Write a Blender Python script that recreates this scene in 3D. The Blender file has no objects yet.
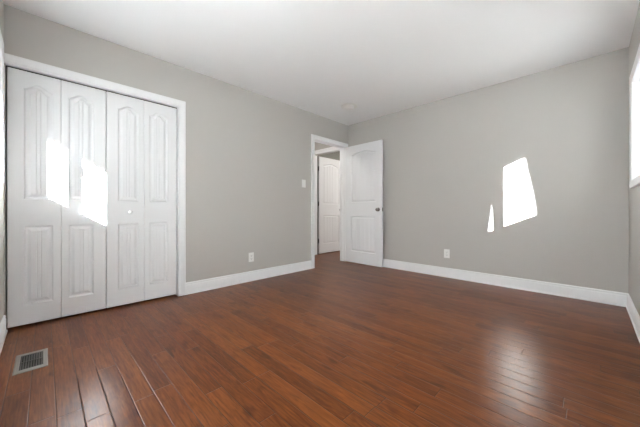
import bpy, bmesh, math, random
from mathutils import Vector, Matrix

S = bpy.context.scene
C = S.collection
R = math.radians
random.seed(7)

# ------------------------------------------------------------------ room measures (metres)
XL, XR = -3.093, 0.263          # left and right wall faces
YF, YB = -0.215, 3.848          # front (behind camera) and back wall faces
H = 2.44                        # ceiling
WT = 0.14                       # outer wall thickness
IT = 0.11                       # inner wall thickness

# ------------------------------------------------------------------ camera
cam_d = bpy.data.cameras.new('camera')
cam = bpy.data.objects.new('camera', cam_d)
C.objects.link(cam)
cam.location = (0, 0, 0.9046)
cam.rotation_euler = (R(90), 0, R(44.69))
cam_d.sensor_width = 36
cam_d.lens = 272.185 / 640 * 36
cam_d.shift_y = -2.73 / 640
cam_d.clip_start = 0.02
S.camera = cam

# ------------------------------------------------------------------ sky, sun, window portals, exposure
w = bpy.data.worlds.new('sky')
S.world = w
w.use_nodes = True
bg = w.node_tree.nodes['Background']
bg.inputs['Color'].default_value = (0.93, 0.965, 1.0, 1)
bg.inputs['Strength'].default_value = 0.9

SUN = Vector((-2.174, 1.538, -1.0))
sun_d = bpy.data.lights.new('sun', 'SUN')
sun_d.energy = 32.0
sun_d.angle = R(0.53)
sun_d.color = (0.95, 0.97, 1.0)
sun = bpy.data.objects.new('sun', sun_d)
C.objects.link(sun)
sun.rotation_euler = SUN.to_track_quat('-Z', 'Y').to_euler()
sun.location = (4, -3, 5)


def portal(loc, direction, sx, sy):
    d = bpy.data.lights.new('daylight_portal', 'AREA')
    d.shape = 'RECTANGLE'
    d.size, d.size_y = sx, sy
    d.cycles.is_portal = True
    o = bpy.data.objects.new('daylight_portal', d)
    C.objects.link(o)
    o.location = loc
    o.rotation_euler = Vector(direction).to_track_quat('-Z', 'Z').to_euler()


S.view_settings.view_transform = 'Standard'
S.view_settings.look = 'None'
S.cycles.max_bounces = 16
S.cycles.diffuse_bounces = 10
S.view_settings.gamma = 1.0
S.view_settings.use_curve_mapping = False
S.view_settings.exposure = 2.53


# ------------------------------------------------------------------ materials
def mat(name, color, rough=0.5, metal=0.0, bump=None, spec=0.5, coat=0.0):
    m = bpy.data.materials.new(name)
    m.use_nodes = True
    nt = m.node_tree
    b = nt.nodes['Principled BSDF']
    b.inputs['Base Color'].default_value = (*color, 1)
    b.inputs['Roughness'].default_value = rough
    b.inputs['Metallic'].default_value = metal
    b.inputs['Specular IOR Level'].default_value = spec
    b.inputs['Coat Weight'].default_value = coat
    tc = nt.nodes.new('ShaderNodeTexCoord')
    n = nt.nodes.new('ShaderNodeTexNoise')
    sc, st, var = bump if bump else (40.0, 0.0, 0.02)
    n.inputs['Scale'].default_value = sc
    n.inputs['Detail'].default_value = 3
    nt.links.new(tc.outputs['Object'], n.inputs['Vector'])
    mx = nt.nodes.new('ShaderNodeMix')
    mx.data_type = 'RGBA'
    mx.inputs['A'].default_value = (*[c * (1 - var) for c in color], 1)
    mx.inputs['B'].default_value = (*[min(1, c * (1 + var)) for c in color], 1)
    nt.links.new(n.outputs['Fac'], mx.inputs['Factor'])
    nt.links.new(mx.outputs['Result'], b.inputs['Base Color'])
    if st:
        bp = nt.nodes.new('ShaderNodeBump')
        bp.inputs['Strength'].default_value = st
        bp.inputs['Distance'].default_value = 0.002
        nt.links.new(n.outputs['Fac'], bp.inputs['Height'])
        nt.links.new(bp.outputs['Normal'], b.inputs['Normal'])
    return m


M = {}
M['wall'] = mat('greige_paint', (0.505, 0.488, 0.462), 0.55, bump=(260, 0.12, 0.012), spec=0.35)
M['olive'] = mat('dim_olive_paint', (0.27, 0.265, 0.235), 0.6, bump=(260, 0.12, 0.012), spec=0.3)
M['ceiling'] = mat('ceiling_paint', (0.86, 0.868, 0.875), 0.8, bump=(180, 0.1, 0.008), spec=0.2)
M['trim'] = mat('white_trim_paint', (0.84, 0.845, 0.85), 0.35)
M['door'] = mat('white_door_paint', (0.80, 0.805, 0.815), 0.4, bump=(300, 0.05, 0.01))
M['plate'] = mat('white_plastic', (0.82, 0.82, 0.80), 0.3)
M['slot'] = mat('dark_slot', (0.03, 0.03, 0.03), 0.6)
M['nickel'] = mat('satin_nickel', (0.42, 0.40, 0.38), 0.25, 1.0)
M['bronze'] = mat('dark_hinge_metal', (0.06, 0.055, 0.05), 0.35, 0.8)
M['register'] = mat('grey_register_metal', (0.27, 0.26, 0.235), 0.5, 0.4)
M['dark'] = mat('dark_duct', (0.02, 0.018, 0.016), 0.8)
M['gravel'] = mat('dark_gravel', (0.085, 0.085, 0.085), 0.9, bump=(12, 0.3, 0.15))
M['concrete'] = mat('bounce_grey_concrete', (0.22, 0.22, 0.22), 0.9, bump=(12, 0.3, 0.15))
M['bark'] = mat('grey_bark', (0.16, 0.13, 0.10), 0.9, bump=(30, 1.0, 0.35))
M['siding'] = mat('white_soffit', (0.80, 0.80, 0.79), 0.6)
M['vinyl'] = mat('grey_window_frame', (0.30, 0.30, 0.30), 0.35)


def glass_mat():
    m = bpy.data.materials.new('window_glass')
    m.use_nodes = True
    nt = m.node_tree
    for n in list(nt.nodes):
        nt.nodes.remove(n)
    out = nt.nodes.new('ShaderNodeOutputMaterial')
    tr = nt.nodes.new('ShaderNodeBsdfTransparent')
    tr.inputs['Color'].default_value = (0.96, 0.975, 0.97, 1)
    gl = nt.nodes.new('ShaderNodeBsdfGlossy')
    gl.inputs['Roughness'].default_value = 0.02
    lw = nt.nodes.new('ShaderNodeLayerWeight')
    pw = nt.nodes.new('ShaderNodeMath')
    pw.operation = 'POWER'
    pw.inputs[1].default_value = 5.0
    fr = nt.nodes.new('ShaderNodeMath')
    fr.operation = 'MULTIPLY_ADD'
    fr.inputs[1].default_value = 0.9
    fr.inputs[2].default_value = 0.04
    nt.links.new(lw.outputs['Facing'], pw.inputs[0])
    nt.links.new(pw.outputs[0], fr.inputs[0])
    mx = nt.nodes.new('ShaderNodeMixShader')
    nt.links.new(fr.outputs[0], mx.inputs[0])
    nt.links.new(tr.outputs[0], mx.inputs[1])
    nt.links.new(gl.outputs[0], mx.inputs[2])
    nt.links.new(mx.outputs[0], out.inputs[0])
    return m


M['glass'] = glass_mat()


def added_shade_mat(transmit):
    m = bpy.data.materials.new('added_shade_fabric')
    m.use_nodes = True
    nt = m.node_tree
    for n in list(nt.nodes):
        nt.nodes.remove(n)
    out = nt.nodes.new('ShaderNodeOutputMaterial')
    df = nt.nodes.new('ShaderNodeBsdfDiffuse')
    df.inputs['Color'].default_value = (0.85, 0.85, 0.84, 1)
    tl = nt.nodes.new('ShaderNodeBsdfTranslucent')
    tl.inputs['Color'].default_value = (0.95, 0.95, 0.94, 1)
    mx = nt.nodes.new('ShaderNodeMixShader')
    mx.inputs[0].default_value = transmit
    nt.links.new(df.outputs[0], mx.inputs[1])
    nt.links.new(tl.outputs[0], mx.inputs[2])
    nt.links.new(mx.outputs[0], out.inputs[0])
    return m


M['shade'] = added_shade_mat(0.97)  # for an added shade, passes sunlight as soft fill
M['shade_dense'] = added_shade_mat(0.12)  # for added shades that hold back most of the daylight


def fill_lamp_mat(strength):
    m = bpy.data.materials.new('lamp_glow')
    m.use_nodes = True
    b = m.node_tree.nodes['Principled BSDF']
    b.inputs['Base Color'].default_value = (0.9, 0.88, 0.84, 1)
    b.inputs['Emission Color'].default_value = (1.0, 0.965, 0.92, 1)
    b.inputs['Emission Strength'].default_value = strength
    return m


def floor_mat():
    m = bpy.data.materials.new('hardwood_planks')
    m.use_nodes = True
    nt = m.node_tree
    L = nt.links
    b = nt.nodes['Principled BSDF']

    def node(t, **kw):
        n = nt.nodes.new(t)
        for k, v in kw.items():
            setattr(n, k, v)
        return n

    def math_(op, a, bb=None, c=None):
        n = node('ShaderNodeMath', operation=op)
        for i, v in enumerate((a, bb, c)):
            if v is None:
                continue
            if isinstance(v, (int, float)):
                n.inputs[i].default_value = v
            else:
                L.new(v, n.inputs[i])
        return n.outputs[0]

    def comb(x, y, z=0.0):
        n = node('ShaderNodeCombineXYZ')
        for i, v in enumerate((x, y, z)):
            if isinstance(v, (int, float)):
                n.inputs[i].default_value = v
            else:
                L.new(v, n.inputs[i])
        return n.outputs[0]

    def white(vec):
        n = node('ShaderNodeTexWhiteNoise', noise_dimensions='2D')
        L.new(vec, n.inputs['Vector'])
        return n.outputs['Value']

    def noise(vec, scale, detail, rough=0.5, dist=0.0):
        n = node('ShaderNodeTexNoise')
        n.inputs['Scale'].default_value = scale
        n.inputs['Detail'].default_value = detail
        n.inputs['Roughness'].default_value = rough
        n.inputs['Distortion'].default_value = dist
        L.new(vec, n.inputs['Vector'])
        return n.outputs['Fac']

    def ramp(v, stops):
        n = node('ShaderNodeValToRGB')
        e = n.color_ramp.elements
        while len(e) < len(stops):
            e.new(0.5)
        for el, (p, c) in zip(e, stops):
            el.position = p
            el.color = (*c, 1)
        L.new(v, n.inputs[0])
        return n.outputs[0]

    def mapr(v, a, bb, c=0.0, d=1.0):
        n = node('ShaderNodeMapRange')
        L.new(v, n.inputs[0])
        for i, q in enumerate((a, bb, c, d)):
            n.inputs[i + 1].default_value = q
        return n.outputs[0]

    tc = node('ShaderNodeTexCoord')
    sep = node('ShaderNodeSeparateXYZ')
    L.new(tc.outputs['Object'], sep.inputs[0])
    X, Y = sep.outputs[0], sep.outputs[1]
    W, LEN = 0.0865, 0.86
    v = math_('DIVIDE', math_('SUBTRACT', Y, 0.122), W)
    row = math_('FLOOR', v)
    fy = math_('FRACT', v)
    off = white(comb(row, 3.7))
    u = math_('ADD', math_('DIVIDE', X, LEN), math_('MULTIPLY', off, 17.0))
    col = math_('FLOOR', u)
    fx = math_('FRACT', u)
    pid = comb(row, col)
    tint = white(pid)
    pid2 = comb(math_('ADD', row, 31.3), math_('ADD', col, 11.9))
    tint2 = white(pid2)
    ey = math_('MULTIPLY', math_('MINIMUM', fy, math_('SUBTRACT', 1.0, fy)), W)
    ex = math_('MULTIPLY', math_('MINIMUM', fx, math_('SUBTRACT', 1.0, fx)), LEN)
    d = math_('MINIMUM', ey, ex)
    # grain, offset per plank
    gx = math_('ADD', X, math_('MULTIPLY', tint, 41.0))
    gz = math_('MULTIPLY', tint2, 57.0)
    fine = noise(comb(math_('MULTIPLY', gx, 3.0), math_('MULTIPLY', Y, 55.0), gz), 2.2, 7, 0.62)
    broad = noise(comb(math_('MULTIPLY', gx, 1.3), math_('MULTIPLY', Y, 9.0), gz), 1.6, 4, 0.55, 0.6)
    rings = math_('SINE', math_('MULTIPLY', broad, 46.0))
    blot = noise(comb(math_('MULTIPLY', gx, 2.2), math_('MULTIPLY', Y, 9.0), gz), 1.5, 3, 0.5)
    knot = mapr(blot, 0.62, 0.82)
    t = math_('ADD', math_('MULTIPLY', fine, 1.0), math_('MULTIPLY', rings, 0.060))
    t = math_('ADD', t, math_('MULTIPLY', math_('SUBTRACT', tint, 0.5), 0.26))
    t = math_('ADD', t, math_('MULTIPLY', math_('SUBTRACT', broad, 0.5), 0.42))
    t = math_('ADD', t, -0.02)
    t = math_('SUBTRACT', t, math_('MULTIPLY', knot, 0.16))
    spot = noise(comb(math_('MULTIPLY', gx, 5.5), math_('MULTIPLY', Y, 15.0), gz), 1.0, 2, 0.4)
    t = math_('SUBTRACT', t, math_('MULTIPLY', mapr(spot, 0.62, 0.74), 0.30))
    swirl = math_('SINE', math_('MULTIPLY', noise(comb(math_('MULTIPLY', gx, 1.6), math_('MULTIPLY', Y, 7.0), gz), 1.2, 2, 0.4, 0.3), 90.0))
    t = math_('ADD', t, math_('MULTIPLY', swirl, 0.034))
    colr = ramp(t, [(0.05, (0.050, 0.013, 0.004)), (0.33, (0.102, 0.026, 0.007)),
                    (0.60, (0.172, 0.053, 0.013)), (0.95, (0.270, 0.090, 0.024))])
    # joints
    gap = mapr(d, 0.0006, 0.0018)
    mx = node('ShaderNodeMix', data_type='RGBA')
    L.new(gap, mx.inputs['Factor'])
    mx.inputs['A'].default_value = (0.022, 0.009, 0.005, 1)
    L.new(colr, mx.inputs['B'])
    L.new(mx.outputs['Result'], b.inputs['Base Color'])
    rg = mapr(broad, 0.3, 0.7, 0.285, 0.277)
    L.new(rg, b.inputs['Roughness'])
    b.inputs['Specular IOR Level'].default_value = 0.22
    # eased edges and a faint hand-scraped waviness
    bev = mapr(d, 0.0, 0.0034)
    wav = noise(comb(math_('MULTIPLY', gx, 2.5), math_('MULTIPLY', Y, 9.0), gz), 1.5, 1)
    hgt = math_('ADD', math_('MULTIPLY', bev, 0.0011),
                math_('MULTIPLY', wav, 0.0004))
    hgt = math_('ADD', hgt, math_('MULTIPLY', tint2, 0.0002))
    bp = node('ShaderNodeBump')
    bp.inputs['Strength'].default_value = 0.8
    bp.inputs['Distance'].default_value = 1.0
    L.new(hgt, bp.inputs['Height'])
    L.new(bp.outputs['Normal'], b.inputs['Normal'])
    return m


M['floor'] = floor_mat()


# ------------------------------------------------------------------ mesh helpers
class MB:
    def __init__(s):
        s.bm = bmesh.new()

    def box(s, x0, x1, y0, y1, z0, z1, bevel=0.0):
        vs = [s.bm.verts.new((x, y, z)) for x in (x0, x1) for y in (y0, y1) for z in (z0, z1)]
        f = [(0, 1, 3, 2), (4, 6, 7, 5), (0, 4, 5, 1), (2, 3, 7, 6), (0, 2, 6, 4), (1, 5, 7, 3)]
        fs = [s.bm.faces.new([vs[i] for i in q]) for q in f]
        if bevel:
            es = list({e for q in fs for e in q.edges})
            bmesh.ops.bevel(s.bm, geom=es, offset=bevel, segments=2, affect='EDGES', profile=0.6)
        return s

    def lathe(s, prof, axis='Z', at=(0, 0, 0), seg=32, flip=1):
        """profile of (radius, height) turned about an axis through at"""
        def put(r, h, a):
            p = (r * math.cos(a), r * math.sin(a), h * flip)
            if axis == 'X':
                p = (p[2], p[0], p[1])
            elif axis == 'Y':
                p = (p[0], p[2], p[1])
            return Vector(p) + Vector(at)
        rings = []
        for r, h in prof:
            if r < 1e-6:
                rings.append([s.bm.verts.new(put(0, h, 0))])
            else:
                rings.append([s.bm.verts.new(put(r, h, 2 * math.pi * k / seg)) for k in range(seg)])
        for a, b in zip(rings, rings[1:]):
            for k in range(seg):
                k2 = (k + 1) % seg
                q = [a[k % len(a)], a[k2 % len(a)], b[k2 % len(b)], b[k % len(b)]]
                q = list(dict.fromkeys(q))
                if len(q) > 2:
                    s.bm.faces.new(q)
        return s

    def sweep(s, prof, path, to3d, closed=False):
        """mitred moulding: profile (offset out from the path, thickness off the wall) swept along a path in the wall plane"""
        n = len(path)
        rings = []
        for i in range(n):
            p = Vector(path[i])
            pa = Vector(path[i - 1]) if (closed or i > 0) else None
            pb = Vector(path[(i + 1) % n]) if (closed or i < n - 1) else None
            ns = []
            if pa is not None:
                d = (p - pa).normalized()
                ns.append(Vector((-d.y, d.x)))
            if pb is not None:
                d = (pb - p).normalized()
                ns.append(Vector((-d.y, d.x)))
            m = ns[0] if len(ns) == 1 else (ns[0] + ns[1]) / (1 + ns[0].dot(ns[1]))
            rings.append([s.bm.verts.new(to3d(*(p + m * a), b)) for a, b in prof])
        k = len(prof)
        rng = range(n) if closed else range(n - 1)
        for i in rng:
            a, b = rings[i], rings[(i + 1) % n]
            for j in range(k):
                s.bm.faces.new((a[j], b[j], b[(j + 1) % k], a[(j + 1) % k]))
        if not closed:
            s.bm.faces.new(list(reversed(rings[0])))
            s.bm.faces.new(rings[-1])
        return s

    def tube(s, pts, radii, seg=14, wob=0.0):
        rings = []
        for i, p in enumerate(pts):
            p = Vector(p)
            d = (Vector(pts[min(i + 1, len(pts) - 1)]) - Vector(pts[max(i - 1, 0)])).normalized()
            a = d.orthogonal().normalized()
            if i and abs(a.dot(prev)) < 0.99:
                a = (prev - d * prev.dot(d)).normalized()
            prev = a
            b = d.cross(a)
            rings.append([s.bm.verts.new(p + (a * math.cos(t) + b * math.sin(t)) * radii[i] * (1 + random.uniform(-wob, wob)))
                          for t in [2 * math.pi * k / seg for k in range(seg)]])
        for a, b in zip(rings, rings[1:]):
            for k in range(seg):
                s.bm.faces.new((a[k], a[(k + 1) % seg], b[(k + 1) % seg], b[k]))
        s.bm.faces.new(list(reversed(rings[0])))
        s.bm.faces.new(rings[-1])
        return s

    def build(s, name, m, parent=None, smooth=None):
        bmesh.ops.recalc_face_normals(s.bm, faces=s.bm.faces)
        me = bpy.data.meshes.new(name)
        s.bm.to_mesh(me)
        s.bm.free()
        me.materials.append(m)
        if smooth is not None:
            for p in me.polygons:
                p.use_smooth = True
            me.set_sharp_from_angle(angle=R(smooth))
        o = bpy.data.objects.new(name, me)
        C.objects.link(o)
        if parent:
            o.parent = parent
        return o


def empty(name, loc, rotz=0.0, parent=None):
    o = bpy.data.objects.new(name, None)
    C.objects.link(o)
    o.location = loc
    o.rotation_euler = (0, 0, rotz)
    o.empty_display_size = 0.1
    if parent:
        o.parent = parent
    return o


def tag(o, label=None, cat=None, group=None, kind=None):
    if label:
        o['label'] = label
    if cat:
        o['category'] = cat
    if group:
        o['group'] = group
    if kind:
        o['kind'] = kind
    return o


def struct(o, label=None, cat=None):
    return tag(o, label, cat, kind='structure')


def copy_tree(o, parent=None):
    c = o.copy()
    C.objects.link(c)
    if parent:
        c.parent = parent
    for ch in list(o.children):
        copy_tree(ch, c)
    return c


# ------------------------------------------------------------------ shell
CL0, CL1, CLZ = -0.209, 0.991, 2.002        # closet opening along Y, its head
DW0, DW1, DWZ = 2.996, 3.762, 2.036         # bedroom doorway along Y, its head
W0, W1, WZ0, WZ1 = -2.79, -2.053, 1.158, 1.985   # front window opening along X
V0, V1 = 2.635, 3.465                        # right window opening along Y
W2, W3 = -1.42, -0.063                      # added unseen front window, its drawn shade gives fill light
V2, V3 = 0.42, 1.202                         # added unseen right window, its drawn shade gives fill light
HX = -4.30                                   # far wall of the hall
HY = 3.87                                    # end wall of the hall
N0, N1 = -4.0, -3.24                         # doorway in the end wall, along X
RY = 6.2                                     # far wall of the room beyond

b = MB().box(HX - 0.1, XR + WT, YF - WT, RY, -0.10, 0.0)
struct(b.build('floor', M['floor']), 'reddish brown hardwood plank floor', 'floor')
b = MB().box(HX - 0.1, XR + WT, YF - WT, RY, H, H + 0.10)
struct(b.build('ceiling', M['ceiling']), 'plain white painted ceiling', 'ceiling')

b = MB()
b.box(XL - IT, XL, YF, CL0, 0, H)
b.box(XL - IT, XL, CL0, CL1 + 0.02, CLZ + 0.02, H)
b.box(XL - IT, XL, CL1 + 0.02, DW0 - 0.02, 0, H)
b.box(XL - IT, XL, DW0 - 0.02, DW1 + 0.02, DWZ + 0.02, H)
b.box(XL - IT, XL, DW1 + 0.02, YB, 0, H)
struct(b.build('wall_left', M['wall']), 'greige wall with the closet and the open doorway', 'wall')

b = MB().box(XL - IT, XR + WT, YB, YB + IT, 0, H)
struct(b.build('wall_back', M['wall']), 'greige wall behind the open white door, sun patch on it', 'wall')

b = MB()
b.box(XR, XR + WT, YF, V2, 0, H)
b.box(XR, XR + WT, V3, V0, 0, H)
b.box(XR, XR + WT, V1, YB, 0, H)
for a0, a1 in ((V0, V1), (V2, V3)):
    b.box(XR, XR + WT, a0, a1, 0, WZ0)
    b.box(XR, XR + WT, a0, a1, WZ1, H)
struct(b.build('wall_right', M['wall']), 'greige window wall at the right edge', 'wall')

b = MB()
b.box(HX, W0, YF - WT, YF, 0, H)
b.box(W1, W2, YF - WT, YF, 0, H)
b.box(W3, XR + WT, YF - WT, YF, 0, H)
for a0, a1 in ((W0, W1), (W2, W3)):
    b.box(a0, a1, YF - WT, YF, 0, WZ0)
    b.box(a0, a1, YF - WT, YF, WZ1, H)
struct(b.build('wall_front', M['wall']), 'greige window wall at the left edge', 'wall')

# closet interior, hall and the room beyond the hall
b = MB()
b.box(HX - 0.1, HX, YF - WT, HY, 0, H)
struct(b.build('wall_hall', M['wall']))
b = MB()
b.box(HX, XL - IT, 1.15, 1.25, 0, H)
struct(b.build('wall_closet', M['wall']))
b = MB()
b.box(HX, N0 - 0.02, HY, HY + 0.095, 0, H)
b.box(N0 - 0.02, N1 + 0.02, HY, HY + 0.095, 2.06, H)
b.box(N1 + 0.02, XL - IT, HY, HY + 0.095, 0, H)
struct(b.build('wall_hall_end', M['wall']), 'greige hall wall above the far doorway', 'wall')
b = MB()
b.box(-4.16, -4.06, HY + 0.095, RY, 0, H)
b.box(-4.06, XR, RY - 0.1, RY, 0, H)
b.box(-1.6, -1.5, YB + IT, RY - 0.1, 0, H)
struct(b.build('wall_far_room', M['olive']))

# ------------------------------------------------------------------ trim: casings and jambs
CASE = [(0.0, 0.0), (0.0, 0.010), (0.004, 0.0125), (0.012, 0.013), (0.016, 0.0105), (0.022, 0.0115),
        (0.048, 0.0155), (0.054, 0.0185), (0.064, 0.0185), (0.066, 0.016), (0.066, 0.0)]


def case(width):
    k = width / 0.066
    return [(a * k, t) for a, t in CASE]


left3 = lambda s, z, t: (XL + t, s, z)
b = MB()
# path runs so that its left-hand normal points away from the opening
b.sweep(case(0.072), [(YF + 0.0005, CLZ), (CL1, CLZ), (CL1, 0.001)], left3)
# jamb lining and head
b.box(XL - IT, XL + 0.002, CL1, CL1 + 0.019, 0.001, CLZ)
b.box(XL - IT, XL + 0.002, CL0 + 0.0, CL1 + 0.019, CLZ, CLZ + 0.019)
struct(b.build('trim_1', M['trim'], smooth=35), 'white casing around the closet opening', 'door casing')

b = MB()
b.sweep(case(0.067), [(DW0, 0.001), (DW0, DWZ), (DW1, DWZ), (DW1, 0.001)], left3)
b.box(XL - IT, XL + 0.002, DW0 - 0.019, DW0, 0.001, DWZ)
b.box(XL - IT, XL + 0.002, DW1, DW1 + 0.019, 0.001, DWZ)
b.box(XL - IT, XL + 0.002, DW0 - 0.019, DW1 + 0.019, DWZ, DWZ + 0.019)
b.box(XL - 0.085, XL - 0.045, DW0, DW0 + 0.011, 0.001, DWZ)          # door stops
b.box(XL - 0.085, XL - 0.045, DW1 - 0.011, DW1, 0.001, DWZ)
b.box(XL - 0.085, XL - 0.045, DW0, DW1, DWZ - 0.011, DWZ)
hall3 = lambda s, z, t: (XL - IT - t, s, z)
b.sweep(case(0.066), [(DW0, 0.001), (DW0, DWZ), (DW1, DWZ), (DW1, 0.001)], hall3)
struct(b.build('trim_2', M['trim'], smooth=35), 'white casing around the open bedroom doorway', 'door casing')

end3 = lambda s, z, t: (s, HY - t, z)
b = MB()
b.sweep(case(0.08), [(N0, 0.001), (N0, 2.045), (N1, 2.045), (N1, 0.001)], end3)
b.box(N0 - 0.019, N0, HY - 0.001, HY + 0.095, 0.001, 2.045)
b.box(N1, N1 + 0.019, HY - 0.001, HY + 0.095, 0.001, 2.045)
b.box(N0 - 0.019, N1 + 0.019, HY - 0.001, HY + 0.095, 2.045, 2.06)
struct(b.build('trim_3', M['trim'], smooth=35), 'white casing of the far doorway across the hall', 'door casing')

# baseboards with a moulded cap and a shoe strip
BASE = [(0, 0.002), (0.019, 0.002), (0.019, 0.010), (0.017, 0.016), (0.0125, 0.019), (0.0125, 0.098), (0.0115, 0.103),
        (0.0085, 0.108), (0.0085, 0.114), (0.0105, 0.118), (0.0095, 0.124), (0.006, 0.129), (0.0, 0.130)]


def baseboard(name, p0, p1, nrm, label):
    bb = MB()
    n = Vector((*nrm, 0))
    ends = []
    for p in (p0, p1):
        ends.append([bb.bm.verts.new(Vector((*p, z)) + n * t) for t, z in BASE])
    a, c = ends
    for j in range(len(BASE)):
        k = (j + 1) % len(BASE)
        bb.bm.faces.new((a[j], c[j], c[k], a[k]))
    bb.bm.faces.new(a[::-1])
    bb.bm.faces.new(c)
    return struct(bb.build(name, M['trim'], smooth=30), label, 'baseboard')


baseboard('baseboard_left', (XL, CL1 + 0.0725), (XL, DW0 - 0.0675), (1, 0), 'white baseboard between the closet and the doorway')
baseboard('baseboard_back', (XL + 0.02, YB), (XR, YB), (0, -1), 'white baseboard under the wall with the sun patch')
baseboard('baseboard_right', (XR, YF + 0.02), (XR, YB - 0.0195), (-1, 0), 'white baseboard below the window at the right edge')
baseboard('baseboard_front', (XL + 0.0, YF), (XR, YF), (0, 1), 'short end of white baseboard left of the closet')


# ------------------------------------------------------------------ windows: twin sashes with a slim centre post
def window(name, to3d, s0, s1, label, flip, shade=None, drop=0.0):
    """to3d(s along the wall, z, depth into the room); depth negative = outwards"""
    root = MB()

    def bx(mb, a0, a1, z0, z1, d0, d1):
        p, q = to3d(a0, z0, d0), to3d(a1, z1, d1)
        mb.box(min(p[0], q[0]), max(p[0], q[0]), min(p[1], q[1]), max(p[1], q[1]), z0, z1)
    F = 0.030
    # drywall return lining
    for (a0, a1, z0, z1) in ((s0, s0 + 0.004, WZ0, WZ1), (s1 - 0.004, s1, WZ0, WZ1),
                             (s0, s1, WZ0, WZ0 + 0.004), (s0, s1, WZ1 - 0.004, WZ1)):
        bx(root, a0, a1, z0, z1, -WT, 0.001)
    o = struct(root.build(name, M['trim']), label, 'window')
    cs = MB()
    path = [(s0, WZ0), (s0, WZ1), (s1, WZ1), (s1, WZ0)]
    cs.sweep(case(0.062), path, to3d, closed=True)
    cs.build('casing', M['trim'], o, smooth=35)
    fr = MB()
    for (a0, a1, z0, z1) in ((s0, s0 + F, WZ0, WZ1), (s1 - F, s1, WZ0, WZ1),
                             (s0, s1, WZ0, WZ0 + 0.042), (s0, s1, WZ1 - 0.042, WZ1)):
        bx(fr, a0, a1, z0, z1, -0.13, -0.06)
    fr.build('window_frame', M['vinyl'], o)
    mid = (s0 + s1) / 2 if flip is None else flip
    mu = MB()
    bx(mu, mid - 0.016, mid + 0.016, WZ0 + 0.042, WZ1 - 0.042, -0.13, -0.06)
    mu.build('mullion', M['vinyl'], o)
    for a0, a1 in ((s0 + F, mid - 0.016), (mid + 0.016, s1 - F)):
        g = MB()
        bx(g, a0, a1, WZ0 + 0.042, WZ1 - 0.042, -0.097, -0.093)
        g.build('pane', M['glass'], o)
    lk = MB()
    bx(lk, mid - 0.012, mid + 0.012, 1.52, 1.60, -0.06, -0.045)
    lk.build('latch', M['vinyl'], o)
    if shade:                                    # added unseen white roller shade
        sh = MB()
        q = [to3d(a, z, -0.030) for a, z in ((s0 + 0.006, WZ0 + 0.006 + drop), (s1 - 0.006, WZ0 + 0.006 + drop), (s1 - 0.006, WZ1 - 0.03), (s0 + 0.006, WZ1 - 0.03))]
        sh.bm.faces.new([sh.bm.verts.new(p) for p in q])
        so = sh.build('added_roller_shade', shade, o)
        rl = MB()
        bx(rl, s0 + 0.006, s1 - 0.006, WZ1 - 0.045, WZ1 - 0.005, -0.05, -0.012)
        rl.build('added_roller', M['vinyl'], so)
        hb = MB()
        bx(hb, s0 + 0.006, s1 - 0.006, WZ0 + 0.005 + drop, WZ0 + 0.025 + drop, -0.034, -0.026)
        hb.build('added_hem_bar', M['vinyl'], so)
    return o


window('window_1', lambda s, z, t: (s, YF + t, z), W0, W1, 'white cased window at the left edge, beside the closet', -2.426, M['shade_dense'], 0.535)  # half-drawn shade added to keep sky light off the closet
window('window_2', lambda s, z, t: (XR - t, s, z), V0, V1, 'bright white cased window at the right edge', 3.044)
window('fill_window_3', lambda s, z, t: (s, YF + t, z), W2, W3, 'added unseen window, its drawn white shade giving fill light', None, M['shade'])
window('fill_window_4', lambda s, z, t: (XR - t, s, z), V2, V3, 'added unseen window, its drawn white shade giving fill light', None, M['shade_dense'])
portal(((W0 + W1) / 2, YF - WT - 0.01, (WZ0 + WZ1) / 2), (0, 1, 0), W1 - W0, WZ1 - WZ0)
portal((XR + WT + 0.01, (V0 + V1) / 2, (WZ0 + WZ1) / 2), (-1, 0, 0), V1 - V0, WZ1 - WZ0)

# ------------------------------------------------------------------ outside: ground, eaves, trees
b = MB().box(-14, 16, -16, YF - WT - 0.001, -0.45, -0.35)
struct(b.build('ground', M['gravel']))
b = MB().box(XR + WT + 0.001, 16, YF - WT, 14, -0.45, -0.35)  # unseen paler ground, added to bounce light onto the ceiling
struct(b.build('bounce_patio', M['concrete']))
b = MB()
b.box(HX - 0.3, XR + 1.24, YF - 1.24, RY + 0.1, H + 0.10, H + 0.14)
b.box(HX - 0.3, XR + 1.24, YF - 1.24, YF - WT - 0.001, H, H + 0.10)
b.box(XR + WT + 0.001, XR + 1.24, YF - WT - 0.001, RY + 0.1, H, H + 0.10)
struct(b.build('roof', M['siding']))


# ------------------------------------------------------------------ moulded panels for doors
def panel_outline(w, z0, z1, rise, n):
    """x samples shared by bottom and top edge; eyebrow arch on the top"""
    def top(f):
        q = max(0.0, 1 - abs(2 * f - 1))
        q = min(1.0, q / 0.92)
        return z1 - rise + rise * (q * q * (3 - 2 * q))
    return top


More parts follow.
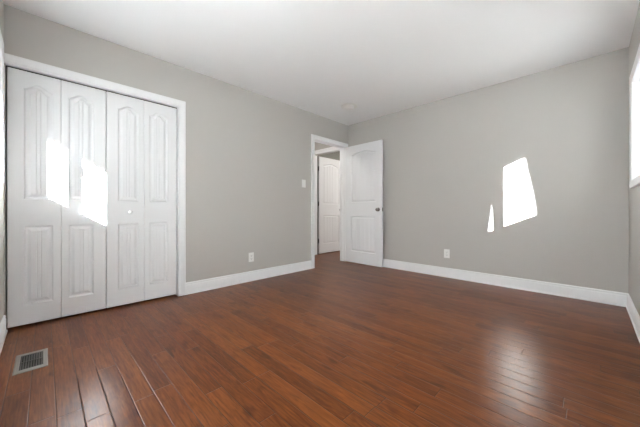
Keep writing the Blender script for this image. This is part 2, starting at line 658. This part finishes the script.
def moulded_panel(mb, xc, w, z0, z1, rise, grooves, y, sgn):
    """sticking, cove and raised field; y is the face, sgn the outward direction"""
    PROF = [(0.0, 0.0), (0.003, -0.0015), (0.006, -0.009), (0.011, -0.0125), (0.019, -0.013), (0.022, -0.012),
            (0.035, -0.004), (0.039, -0.0015), (0.042, -0.0015)]
    fr = sorted(set([i / 24 for i in range(25)]))
    last = PROF[-1][0]
    fw = w - 2 * last
    gs = []
    for g in grooves:
        for d in (-0.0035, 0, 0.0035):
            gs.append(((g * fw / 2 + d) / fw + 0.5, d == 0))
    # keep even samples that are clear of the grooves
    samples = [(f, False) for f in fr if all(abs(f - q) > 0.02 for q, _ in gs)] + gs
    samples.sort()
    base_top = panel_outline(w, z0, z1, rise, 0)
    rings = []
    for a, h in PROF:
        wi = w - 2 * a
        bot, top = [], []
        fin = a == last
        for f, isg in samples:
            x = xc - wi / 2 + f * wi
            dep = h - (0.0045 if (isg and fin) else 0)
            bot.append(mb.bm.verts.new((x, y + sgn * dep, z0 + a)))
            top.append(mb.bm.verts.new((x, y + sgn * dep, base_top(f) - a)))
        rings.append((bot, top))
    n = len(samples)
    for (b0, t0), (b1, t1) in zip(rings, rings[1:]):
        for i in range(n - 1):
            mb.bm.faces.new((b0[i], b0[i + 1], b1[i + 1], b1[i]))
            mb.bm.faces.new((t0[i], t0[i + 1], t1[i + 1], t1[i]))
        mb.bm.faces.new((b0[0], t0[0], t1[0], b1[0]))
        mb.bm.faces.new((b0[-1], t0[-1], t1[-1], b1[-1]))
    bl, tl = rings[-1]
    for i in range(n - 1):
        mb.bm.faces.new((bl[i], bl[i + 1], tl[i + 1], tl[i]))
    o0, t0 = rings[0]
    return [v.co.copy() for v in o0] + [v.co.copy() for v in reversed(t0)]


def slab(name, w, h, t, panels, m, parent, loc, both=False):
    """door leaf: local x 0..w, front face at y=0 looking to -y, back at y=t; panels are child meshes"""
    mb = MB()
    loops = []
    pans = []
    for (x0, x1, z0, z1, rise, gr) in panels:
        pm = MB()
        loops.append(moulded_panel(pm, (x0 + x1) / 2, x1 - x0, z0, z1, rise, gr, 0.0, -1))
        if both:
            moulded_panel(pm, (x0 + x1) / 2, x1 - x0, z0, z1, rise, gr, t, 1)
        pans.append(pm)
    rim = [(0, 0), (w, 0), (w, h), (0, h)]
    e = 0.0025

    def skin(y):
        es = []
        for lp in [[Vector((min(max(x, e), w - e), y, min(max(z, e), h - e))) for x, z in rim]] + [[Vector((p.x, y, p.z)) for p in l] for l in loops]:
            vs = [mb.bm.verts.new(p) for p in lp]
            for i in range(len(vs)):
                es.append(mb.bm.edges.new((vs[i], vs[(i + 1) % len(vs)])))
            if lp is not None and len(lp) == 4:
                outer = vs
        bmesh.ops.triangle_fill(mb.bm, use_beauty=True, use_dissolve=False, edges=es, normal=(0, -1, 0))
        return outer
    f = skin(0.0)
    if both:
        k = skin(t)
    else:
        k = [mb.bm.verts.new((x, t, z)) for x, z in rim]
        mb.bm.faces.new(k)
    a = [mb.bm.verts.new((x, e, z)) for x, z in rim]
    c = [mb.bm.verts.new((x, t - e, z)) for x, z in rim]
    for r0, r1 in ((f, a), (a, c), (c, k)):
        for i in range(4):
            mb.bm.faces.new((r0[i], r0[(i + 1) % 4], r1[(i + 1) % 4], r1[i]))
    o = mb.build(name, m, parent)
    o.location = loc
    for pm in pans:
        pm.build('panel', m, o, smooth=25)
    return o


# ------------------------------------------------------------------ closet bifold doors
LW = 0.2935
FACE = XL - 0.028


def bifold(name, y0, knob_leaf, knob_x):
    # local +x of a leaf runs along world +Y, its face (-y local) looks to world +X
    root = empty(name, (FACE, y0, 0.0), R(90))
    for i in range(2):
        x0 = 0.084 if i == 0 else 0.0435          # wide stile outside, narrow one at the fold
        lf = slab('door_leaf', LW, 1.975, 0.030,
                  [(x0, x0 + 0.166, 0.150, 0.768, 0.0, (-0.3, 0.3)),
                   (x0, x0 + 0.166, 0.975, 1.880, 0.038, (-0.3, 0.3))],
                  M['door'], root, (i * (LW + 0.0025), 0, 0.018))
        if i == knob_leaf:
            k = MB().lathe([(0.0, 0.036), (0.008, 0.0355), (0.014, 0.033), (0.017, 0.028), (0.0165, 0.022), (0.012, 0.016), (0.0075, 0.012),
                            (0.007, 0.006), (0.011, 0.001), (0.011, -0.002)], 'Y', (knob_x, 0, 0.872), 28, -1)
            k.build('knob', M['trim'], lf, smooth=50)
    return root


tag(bifold('bifold_closet_door', -0.200, 1, 0.137),
    'left white bifold closet door with bright sun patch across its two leaves', 'closet door', 'bifold closet doors')
tag(bifold('bifold_closet_door', 0.3945, 0, 0.180),
    'right white bifold closet door in shade, beside the greige wall', 'closet door', 'bifold closet doors')
# dark sliding track above the leaves
b = MB().box(XL - 0.068, XL - 0.030, CL0 + 0.004, CL1 - 0.003, CLZ - 0.012, CLZ - 0.001)
struct(b.build('trim_4', M['dark']))


# ------------------------------------------------------------------ swinging doors
def knob_set(parent, x, z, t):
    for sgn, y in ((-1, 0.0), (1, t)):
        k = MB().lathe([(0.031, -0.001), (0.031, 0.004), (0.028, 0.008), (0.013, 0.010), (0.011, 0.018), (0.014, 0.024), (0.024, 0.029),
                        (0.0275, 0.037), (0.0255, 0.045), (0.017, 0.050), (0.0, 0.0515)], 'Y', (x, y, z), 32, sgn)
        k.build('knob', M['nickel'], parent, smooth=40)


def hinges(parent, x, y, zs, m):
    for z in zs:
        h = MB()
        for k in range(5):
            h.lathe([(0, -0.009 + k * 0.0185), (0.006, -0.009 + k * 0.0185), (0.006, 0.009 + k * 0.0185), (0, 0.009 + k * 0.0185)],
                    'Z', (x, y, z - 0.037), 12)
        h.box(x, x + 0.004, y, y + 0.028, z - 0.045, z + 0.045)
        h.build('hinge', m, parent, smooth=40)


# bedroom door, swung open against the back wall
DWD = 0.752
root = empty('door_1', (-3.078, 3.758, 0.0), R(-1.2))
struct(root, 'open white two-panel door standing against the back wall', 'door')
G5 = (-0.72, -0.36, 0.0, 0.36, 0.72)
lf = slab('door_leaf', DWD, 2.020, 0.035,
          [(0.118, DWD - 0.118, 0.195, 0.800, 0.0, (-0.6, -0.2, 0.2, 0.6)),
           (0.118, DWD - 0.118, 1.035, 1.905, 0.042, (-0.6, -0.2, 0.2, 0.6))], M['door'], root, (0, 0, 0.010), both=True)
knob_set(lf, DWD - 0.068, 0.915, 0.035)
lp = MB().box(DWD - 0.0005, DWD + 0.001, 0.006, 0.029, 0.885, 0.945)
lp.build('latch_plate', M['nickel'], lf)
hinges(root, -0.003, -0.004, (0.25, 1.05, 1.83), M['trim'])

# door of the room beyond the hall, swung open
root = empty('door_2', (-3.990, 4.012, 0.0), R(90))
struct(root, 'white door seen through the doorway, dark hinges on its left edge', 'door')
lf = slab('door_leaf', 0.74, 2.025, 0.035,
          [(0.118, 0.622, 0.195, 0.800, 0.0, (-0.6, -0.2, 0.2, 0.6)),
           (0.118, 0.622, 1.035, 1.905, 0.042, (-0.6, -0.2, 0.2, 0.6))], M['door'], root, (0, 0, 0.010), both=True)
knob_set(lf, 0.672, 0.915, 0.035)
hinges(root, -0.020, -0.002, (0.28, 1.05, 1.78), M['bronze'])
ws = MB().box(-0.046, -0.003, 0.022, 0.028, 0.002, 2.03)  # black strip stands in for the shade in the hinge gap
ws.build('gap_shade_strip', M['slot'], root)


# ------------------------------------------------------------------ outlets, switch
def rounded_plate(mb, w, h, t):
    mb.box(-w / 2, w / 2, -t, 0, -h / 2, h / 2, bevel=0.0025)


def outlet(loc, rotz, label):
    root = empty('wall_outlet', loc, rotz)
    p = MB()
    rounded_plate(p, 0.074, 0.118, 0.006)
    p.build('cover_plate', M['plate'], root)
    for s in (-1, 1):
        r = MB().box(-0.017, 0.017, -0.0085, -0.004, s * 0.0195 - 0.0145, s * 0.0195 + 0.0145, bevel=0.002)
        ro = r.build('receptacle', M['plate'], root)
        sl = MB()
        zc = s * 0.0195
        sl.box(-0.0082, -0.0058, -0.0089, -0.008, zc - 0.001, zc + 0.008)
        sl.box(0.0058, 0.0082, -0.0089, -0.008, zc - 0.001, zc + 0.008)
        sl.lathe([(0, 0.0089), (0.003, 0.0089), (0.003, 0.008), (0, 0.008)], 'Y', (0, 0, zc - 0.008), 12, -1)
        sl.build('slots', M['slot'], ro)
    sc = MB().lathe([(0, 0.0072), (0.003, 0.0070), (0.0035, 0.005)], 'Y', (0, 0, 0), 14, -1)
    sc.build('screw', M['plate'], root, smooth=40)
    tag(root, label, 'outlet', 'wall outlets')
    return root


outlet((XL + 0.0005, 1.866, 0.308), R(90), 'white outlet on the left wall between the closet and the doorway')
outlet((-1.377, YB - 0.0005, 0.322), 0, 'white outlet low on the back wall, right of the open door')

root = empty('light_switch', (XL + 0.0005, 2.772, 1.318), R(90))
p = MB()
rounded_plate(p, 0.074, 0.118, 0.006)
p.build('cover_plate', M['plate'], root)
r = MB()
vs = [r.bm.verts.new(q) for q in ((-0.0165, -0.004, -0.033), (0.0165, -0.004, -0.033), (0.0165, -0.004, 0.033), (-0.0165, -0.004, 0.033),
                                  (-0.0160, -0.0105, -0.0325), (0.0160, -0.0105, -0.0325), (0.0160, -0.0068, 0.0325), (-0.0160, -0.0068, 0.0325))]
for q in ((0, 1, 5, 4), (1, 2, 6, 5), (2, 3, 7, 6), (3, 0, 4, 7), (4, 5, 6, 7), (3, 2, 1, 0)):
    r.bm.faces.new([vs[i] for i in q])
r.build('rocker', M['plate'], root)
for z in (-0.048, 0.048):
    sc = MB().lathe([(0, 0.0072), (0.003, 0.0070), (0.0035, 0.005)], 'Y', (0, 0, z), 14, -1)
    sc.build('screw', M['plate'], root, smooth=40)
tag(root, 'white light switch on the left wall beside the doorway casing', 'light switch')

# ------------------------------------------------------------------ smoke detector on the ceiling
root = empty('smoke_detector', (-2.505, 3.14, H - 0.0005))
p = MB().lathe([(0, 0.0), (0.118, 0.0), (0.120, 0.006), (0.115, 0.011), (0.074, 0.013), (0, 0.013)], 'Z', (0, 0, 0), 48, -1)
p.build('mounting_base', M['plate'], root, smooth=40)
p = MB().lathe([(0.072, 0.012), (0.072, 0.018), (0.068, 0.020), (0.068, 0.026), (0.070, 0.028), (0.066, 0.040), (0.050, 0.047), (0.0, 0.049)],
               'Z', (0, 0, 0), 48, -1)
p.build('cover', M['plate'], root, smooth=40)
p = MB().lathe([(0, 0.0525), (0.010, 0.052), (0.012, 0.048)], 'Z', (0.02, 0.0, 0), 20, -1)
p.build('test_button', M['plate'], root, smooth=40)
tag(root, 'round white smoke detector on the ceiling near the far corner', 'smoke detector')

# ------------------------------------------------------------------ floor register
root = empty('floor_register', (-2.388, -0.056, 0.0))
L2, W2, RL, RW = 0.143, 0.070, 0.108, 0.048
p = MB()
rect = lambda l, ww: [(-l, -ww), (l, -ww), (l, ww), (-l, ww)]
levels = [(L2, W2, 0.0006), (L2, W2, 0.002), (L2 - 0.006, W2 - 0.006, 0.0055), (RL + 0.002, RW + 0.002, 0.0062), (RL, RW, 0.005), (RL, RW, 0.001)]
rings = [[p.bm.verts.new((x, y, z)) for x, y in rect(l, ww)] for l, ww, z in levels]
for a, c in zip(rings, rings[1:] + rings[:1]):
    for i in range(4):
        p.bm.faces.new((a[i], a[(i + 1) % 4], c[(i + 1) % 4], c[i]))
p.build('flange', M['register'], root)
p = MB().box(-RL, RL, -RW, RW, 0.0008, 0.0014)
p.build('damper', M['dark'], root)
p = MB()
for k in range(9):
    y = -RW + (k + 0.5) * 2 * RW / 9
    vs = [p.bm.verts.new((x, y + dy, z)) for x in (-RL, RL) for dy, z in ((-0.0032, 0.0018), (0.0012, 0.0052), (0.0022, 0.0046), (-0.0022, 0.0014))]
    for q in ((0, 1, 5, 4), (1, 2, 6, 5), (2, 3, 7, 6), (3, 0, 4, 7), (0, 3, 2, 1), (4, 5, 6, 7)):
        p.bm.faces.new([vs[i] for i in q])
M['louver'] = mat('dark_louver_metal', (0.10, 0.09, 0.08), 0.45, 0.5)
p.build('louvers', M['louver'], root)
p = MB().box(0.0 - 0.004, 0.004, -RW, RW, 0.0030, 0.0056)
p.build('centre_bar', M['louver'], root)
tag(root, 'grey metal floor register with dark louvers, in the planks by the closet', 'floor vent')


# ------------------------------------------------------------------ unseen lamps added to brighten the hall and the room beyond
def fill_ceiling_lamp(x, y, strength, label):
    root = empty('fill_ceiling_light', (x, y, H - 0.0005))
    MB().lathe([(0, 0), (0.165, 0), (0.165, 0.018), (0, 0.018)], 'Z', (0, 0, 0), 40, -1).build('fill_lamp_canopy', M['nickel'], root, smooth=40)
    MB().lathe([(0.150, 0.018), (0.150, 0.030), (0.135, 0.060), (0.095, 0.085), (0.045, 0.097), (0, 0.10)], 'Z', (0, 0, 0), 40, -1).build(
        'fill_lamp_glass_shade', fill_lamp_mat(strength), root, smooth=50)
    tag(root, label, 'ceiling light')


fill_ceiling_lamp(-3.75, 2.7, 9.0, 'added unseen round ceiling light that brightens the hall')
fill_ceiling_lamp(-2.5, 5.0, 26.0, 'added unseen round ceiling light that brightens the room beyond the hall')


# ------------------------------------------------------------------ bare trees outside the right window
def tree(base, lean, r, label, seed):
    random.seed(seed)
    root = empty('bare_tree', base)
    pts, rad = [], []
    for i in range(17):
        z = i * 0.42
        zl = min(z, 3.5)
        pts.append((lean[0] * zl + random.uniform(-0.008, 0.008), lean[1] * zl + random.uniform(-0.008, 0.008), z))
        rad.append(r * (1.25 if i == 0 else 1.0) * (1 - 0.012 * i))
    MB().tube(pts, rad, 18, 0.05).build('trunk', M['bark'], root, smooth=60)
    for k in range(9):
        i = 11 + k % 6
        a = random.uniform(0, 6.28)
        p = Vector(pts[i])
        d = Vector((0.5 * math.cos(a), 0.1 * math.sin(a), 0.9))
        q = [p + d * t + Vector((0, 0, t * t * 0.15)) for t in (0, 0.5, 1.0, 1.5)]
        MB().tube(q, [0.05, 0.035, 0.022, 0.008], 8, 0.05).build('branch', M['bark'], root, smooth=60)
    tag(root, label, 'tree', 'bare trees outside the window')


def behind(y0, z0, off=2.5):
    k = off / -SUN.x
    return (XR + off, y0 - k * SUN.y, z0 - k * SUN.z)


# trunk A shades the near pane, trunk B the far edge of the other
ax, ay, az = behind(2.857, 1.15)
tree((ax, ay - 0.10 * (az + 0.38), -0.38), (0, 0.10), 0.163, 'bare grey tree trunk outside, nearer the near window pane', 3)
bx_, by_, bz_ = behind(3.51, 1.2)
tree((bx_, by_ + 0.098 * (bz_ + 0.38), -0.38), (0, -0.098), 0.14, 'bare grey tree trunk outside, nearer the far window pane', 5)
